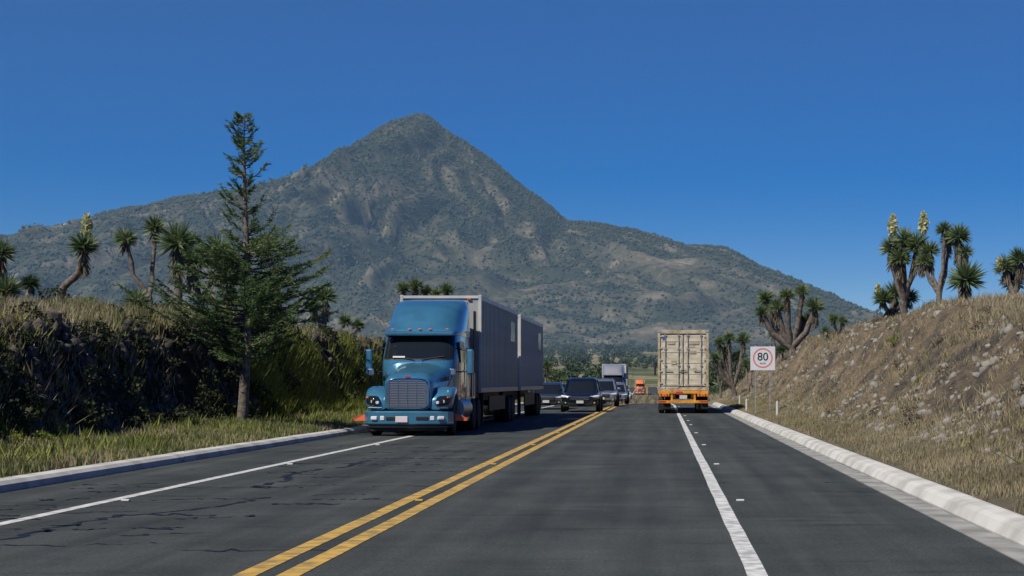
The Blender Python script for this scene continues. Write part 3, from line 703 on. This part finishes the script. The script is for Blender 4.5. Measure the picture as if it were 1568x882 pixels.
# ------------------------------------------------------------ cars
def car(loc,rz,paint,W=1.95,Hh=1.70,L_=4.75,name='suv_car'):
    e=empty(name,loc,rz);w=W/2;k=Hh/1.70
    loft('body',e,[rsec(y,hw*w,z0*k,z1*k,n,32,0,.06) for y,hw,z0,z1,n in[(0,.70,.42,.72,3.5),(.06,.84,.30,.84,4),(.25,.95,.26,.91,4.2),(.7,.985,.26,.96,4.5),(1.25,1,.26,1.00,4.5),(1.6,1,.26,1.05,5),(2.5,1,.26,1.07,5),(L_-.7,1,.26,1.10,5),(L_-.15,.95,.32,1.08,4.5),(L_,.86,.42,.98,4)]],paint)
    loft('windows',e,[hsec(.96*k,1.05,L_-.18,w*.90,5),hsec(1.30*k,1.50,L_-.3,w*.84,5),hsec(1.58*k,1.92,L_-.5,w*.74,5)],M_glass)
    loft('roof',e,[hsec(1.54*k,1.84,L_-.46,w*.765,5),hsec(1.63*k,1.98,L_-.5,w*.74,5),hsec(1.70*k,2.4,L_-.8,w*.62,4)],paint,ang=60)
    for s in(-1,1):
        cyl('a_pillar',e,(s*w*.85,1.18,.98*k),(s*w*.71,1.95,1.57*k),.05,paint,8)
        cyl('b_pillar',e,(s*w*.895,2.5,1.03*k),(s*w*.755,2.6,1.58*k),.03,M_black,8)
        cyl('c_pillar',e,(s*w*.895,3.6,1.06*k),(s*w*.75,3.55,1.58*k),.045,paint,8)
        cyl('roof_rail',e,(s*w*.62,2.3,1.71*k),(s*w*.62,L_-.9,1.71*k),.02,M_steel,6)
        for yy in(.92,L_-.95):
            lathe_x('wheel_arch',e,[(-.02,.42),(.02,.42)],(s*(w-.008),yy,.37),M_black,24)
            wheel(e,s*(w-.09),yy,.36,.24)
        loft('headlamp',e,[rsec(y,hw,z0*k,z1*k,3,16,s*xc*w) for y,hw,z0,z1,xc in[(.035,.12,.72,.79,.60),(.13,.20,.70,.82,.74),(.32,.10,.72,.84,.90)]],M_lamp)
        box('fog_lamp',e,(s*w*.72,.06,.46*k),(.22,.06,.10),M_black,.02)
        box('fog_lamp_lens',e,(s*w*.72,.03,.46*k),(.10,.02,.05),M_lamp,.01)
        box('mirror',e,(s*(w+.08),1.45,1.08*k),(.20,.12,.15),paint,.04)
        box('door_gap',e,(s*(w+.0),2.55,.75*k),(.006,.015,.6),M_black)
    box('grille',e,(0,-.005,.66*k),(W*.52,.06,.22),M_black,.03)
    for z in(.61,.66,.71): box('grille_bar',e,(0,-.04,z*k),(W*.46,.015,.018),M_chrome)
    box('lower_intake',e,(0,.04,.40*k),(W*.62,.08,.12),M_black,.03)
    box('licence_plate',e,(0,-.045,.50*k),(.36,.02,.14),M_white,.005)
    box('bumper_lip',e,(0,.10,.30*k),(W*.86,.14,.06),M_black,.02)
    return e
M_cblk=mat('black_car_paint',(.012,.014,.018),.2,.3,1)
M_csil=mat('silver_car_paint',(.35,.37,.40),.28,.7,1)
M_cgry=mat('dark_grey_car_paint',(.06,.07,.075),.25,.5,1)
car((-4.15,85,0),0,M_cblk,1.96,1.74)
car((-6.4,93,0),-.02,M_cgry,1.9,1.5)
car((-3.75,104,0),0,M_csil,1.9,1.72)
car((-3.4,119,-.05),0,M_csil,1.85,1.5)
car((-5.3,235,float(zr(235))),0,mat('white_car_paint',(.7,.7,.7),.3,0,1),1.85,1.5)

# ------------------------------------------------------------ container truck (seen from the rear)
def container_truck(loc):
    e=empty('container_truck',loc)
    w=1.22;z0=1.10;z1=4.02;Lc=12.2
    for s in(-1,1):
        V=[];F=[];n=int(Lc/.14)
        for i in range(n+1):
            y=.1+i*(Lc-.2)/n;x=s*(w-(.0 if (i//2)%2 else .04))
            V+= [(x,y,z0+.12),(x,y,z1-.1)]
            if i: F.append((2*i-2,2*i-1,2*i+1,2*i))
        py_mesh('side_wall',V,F,M_cont,e)
        box('corner_post',e,(s*(w-.06),.06,(z0+z1)/2),(.12,.12,z1-z0-.3),M_contd,.01)
        box('front_post',e,(s*(w-.06),Lc-.06,(z0+z1)/2),(.12,.12,z1-z0-.3),M_contd,.01)
        box('top_rail',e,(s*(w-.04),Lc/2,z1-.06),(.08,Lc-.3,.10),M_contd)
        box('bottom_rail',e,(s*(w-.04),Lc/2,z0+.08),(.08,Lc-.3,.14),M_contd)
        for z in(z0+.07,z1-.07):
            for y in(.08,Lc-.08): box('corner_casting',e,(s*(w-.07),y,z),(.17,.18,.14),M_steel,.01)
        box('door',e,(s*.555,.07,(z0+z1)/2),(1.06,.05,z1-z0-.42),M_cont,.01)
        for i in range(5):
            zc=z0+.42+i*.52
            box('door_panel_rib',e,(s*.555,.038,zc),(.94,.02,.30),M_cont,.012)
        for x in(.22,.86):
            cyl('lock_rod',e,(s*x,.0,z0+.12),(s*x,.0,z1-.14),.022,M_steel,10)
            for z in(z0+.25,z0+1.2,z0+2.0,z1-.28): box('rod_bracket',e,(s*x,.01,z),(.13,.05,.07),M_steel,.01)
            box('lock_handle',e,(s*(x-.17),-.02,z0+.95),(.36,.02,.035),M_steel)
        for i in range(5): box('hinge',e,(s*1.08,.015,z0+.35+i*.56),(.16,.04,.06),M_contd,.01)
        box('door_label',e,(s*.58,.024,z1-.62),(.36,.004,.15),M_contd)
    box('door_gasket',e,(0,.06,(z0+z1)/2),(.03,.03,z1-z0-.42),M_black)
    box('door_header',e,(0,.06,z1-.10),(2.20,.12,.18),M_contd,.01)
    box('door_sill',e,(0,.06,z0+.08),(2.20,.12,.15),M_contd,.01)
    box('customs_sticker',e,(-.92,.020,z1-.42),(.16,.004,.16),mat('blue_sticker',(.03,.08,.35)))
    for x,z,sx,sz in((.42,3.35,.34,.07),(.42,3.2,.30,.05),(.45,3.0,.34,.04),(.45,2.9,.34,.04),(-.45,2.45,.26,.18),(.55,2.1,.16,.2)):
        box('marking',e,(x,.020,z),(sx,.004,sz),M_contd)
    box('roof',e,(0,Lc/2,z1-.03),(2.36,Lc-.2,.04),M_cont)
    box('front_wall',e,(0,Lc-.06,(z0+z1)/2),(2.3,.04,z1-z0-.3),M_cont)
    for s in(-1,1):
        box('chassis_rail',e,(s*.45,Lc/2,.90),(.14,Lc-.2,.30),M_yel,.01)
        box('tail_lamp_box',e,(s*.92,-.03,.90),(.50,.10,.17),M_yel,.01)
        for i,m_ in enumerate((M_red,M_amber,M_red)): cyl('tail_lamp',e,(s*(.78+i*.14),-.10,.90),(s*(.78+i*.14),-.07,.90),.05,m_,14)
        box('bumper_upright',e,(s*.55,-.02,.70),(.10,.08,.40),M_yel,.01)
        box('mud_flap',e,(s*.92,.25,.42),(.56,.02,.50),M_black)
        for yy in(1.0,2.3):
            wheel(e,s*1.05,yy,.50,.28);wheel(e,s*.74,yy,.50,.28)
        for yy in(12.9,14.2):
            wheel(e,s*1.05,yy,.50,.28)
        wheel(e,s*1.04,17.6,.50,.30)
        box('reflector',e,(s*1.0,-.108,.58),(.35,.01,.06),M_red)
        box('landing_leg',e,(s*.8,9.6,.6),(.12,.12,1.0),M_black)
    box('rear_beam',e,(0,-.0,1.02),(2.42,.12,.14),M_yel,.01)
    box('rear_bumper',e,(0,-.05,.56),(2.36,.10,.13),M_yel,.01)
    box('plate',e,(0,-.06,.80),(.36,.02,.18),M_white)
    box('hazard_board',e,(-.2,-.085,.98),(.34,.015,.12),M_red)
    for i in range(3): box('cross_beam',e,(0,1+i*1.0,.78),(1.6,.12,.18),M_black)
    loft('tractor_cab',e,[hsec(.9,13.4,15.9,1.1),hsec(2.2,13.4,15.9,1.12),hsec(2.9,13.4,15.5,1.08)],M_white)
    box('tractor_bonnet',e,(0,16.9,1.35),(1.8,2.0,1.1),M_white,.15)
    box('tractor_frame',e,(0,15,.75),(.9,6,.25),M_black)
    for s in(-1,1):
        box('mirror',e,(s*1.42,15.6,2.2),(.12,.12,.6),M_black,.03);cyl('mirror_arm',e,(s*1.4,15.6,2.4),(s*1.0,15.5,2.4),.02,M_black,6)
    return e
container_truck((.98,81.5,0))

# ------------------------------------------------------------ speed sign and marker posts
e=empty('speed_limit_sign',(4.12,70,float(H(4.12,70))));gz=e.location.z
zc=2.48-gz
box('panel',e,(0,0,zc),(1.02,.02,.98),mat('sign_white',(.66,.66,.68),.4),.01)
for s in(-1,1): box('post',e,(s*.30,.04,(zc+.4)/2-.1),(.05,.05,zc+.9),M_steel,.005)
def ring(nm,r0,r1,y,z,mt,k=48):
    V=[];F=[]
    for i in range(k):
        a=2*math.pi*i/k
        for r in(r0,r1): V.append((r*math.cos(a),y,z+r*math.sin(a)))
        F.append((2*i,2*i+1,(2*i+3)%(2*k),(2*i+2)%(2*k)))
    return py_mesh(nm,V,F,mt,e)
M_sred=mat('sign_red',(.62,.20,.18),.45);M_sblk=mat('sign_black',(.02,.02,.025),.5)
ring('red_ring',.35,.41,-.0135,zc+.02,M_sred)
def text(nm,body,size,x,z):
    cu=bpy.data.curves.new(nm,'FONT');cu.body=body;cu.size=size;cu.align_x='CENTER';cu.align_y='CENTER';cu.extrude=.001;cu.offset=.004 if size>.3 else 0
    t=bpy.data.objects.new(nm,cu);COL.objects.link(t);t.parent=e;t.location=(x,-.0145,z);t.rotation_euler=(math.pi/2,0,0);cu.materials.append(M_sblk)
text('number','80',.46,0,zc+.06);text('unit','km/h',.12,0,zc-.20)
for x,y in((4.25,63),(3.9,79),(4.3,95)):
    g=float(H(x,y));e2=empty('marker_post',(x,y,g))
    cyl('post',e2,(0,0,-.1),(0,0,.52),.055,M_white,14);cyl('cap',e2,(0,0,.52),(0,0,.56),.045,M_white,14);cyl('band',e2,(0,0,.40),(0,0,.46),.058,M_white,14)

# ------------------------------------------------------------ valley haze: a real thin layer of scattering air
hm=bpy.data.materials.new('haze_air');hm.use_nodes=True;N=hm.node_tree.nodes;L=hm.node_tree.links
N.remove(N['Principled BSDF']);vs=N.new('ShaderNodeVolumeScatter');vs.inputs['Color'].default_value=(.36,.64,1,1);vs.inputs['Density'].default_value=.00040;vs.inputs['Anisotropy'].default_value=.0
L.new(vs.outputs[0],N['Material Output'].inputs['Volume'])
hz=box('haze_layer',None,(0,1130,190),(7000,760,500),hm)

# ------------------------------------------------------------ light, sky, camera
s=Vector((-.42,-.47,.77)).normalized()
sl=bpy.data.lights.new('sun','SUN');sl.energy=4.9;sl.angle=math.radians(.5);sl.color=(1,.94,.83)
so=bpy.data.objects.new('sun',sl);COL.objects.link(so);so.rotation_mode='QUATERNION';so.rotation_quaternion=s.to_track_quat('Z','Y')
w=bpy.data.worlds.new('World');scene.world=w;w.use_nodes=True;N=w.node_tree.nodes;L=w.node_tree.links
sk=N.new('ShaderNodeTexSky');sk.sky_type='NISHITA';sk.sun_disc=False;sk.sun_elevation=math.asin(s.z);sk.sun_rotation=math.atan2(s.x,s.y)
sk.altitude=3500;sk.air_density=1.0;sk.dust_density=.1;sk.ozone_density=5.0
hs=N.new('ShaderNodeHueSaturation');hs.inputs['Hue'].default_value=.518;hs.inputs['Saturation'].default_value=1.48;hs.inputs['Value'].default_value=.90
L.new(sk.outputs[0],hs.inputs['Color']);L.new(hs.outputs[0],N['Background'].inputs['Color']);N['Background'].inputs['Strength'].default_value=.09
cam=bpy.data.cameras.new('camera');co=bpy.data.objects.new('camera',cam);COL.objects.link(co)
co.location=(0,0,1.51);co.rotation_euler=(math.pi/2,0,0)
cam.sensor_width=36;cam.lens=36*2600/1568;cam.shift_x=-231/1568;cam.shift_y=144/1568
cam.clip_start=.1;cam.clip_end=30000
scene.camera=co
scene.view_settings.view_transform='Standard';scene.view_settings.look='None';scene.view_settings.exposure=0
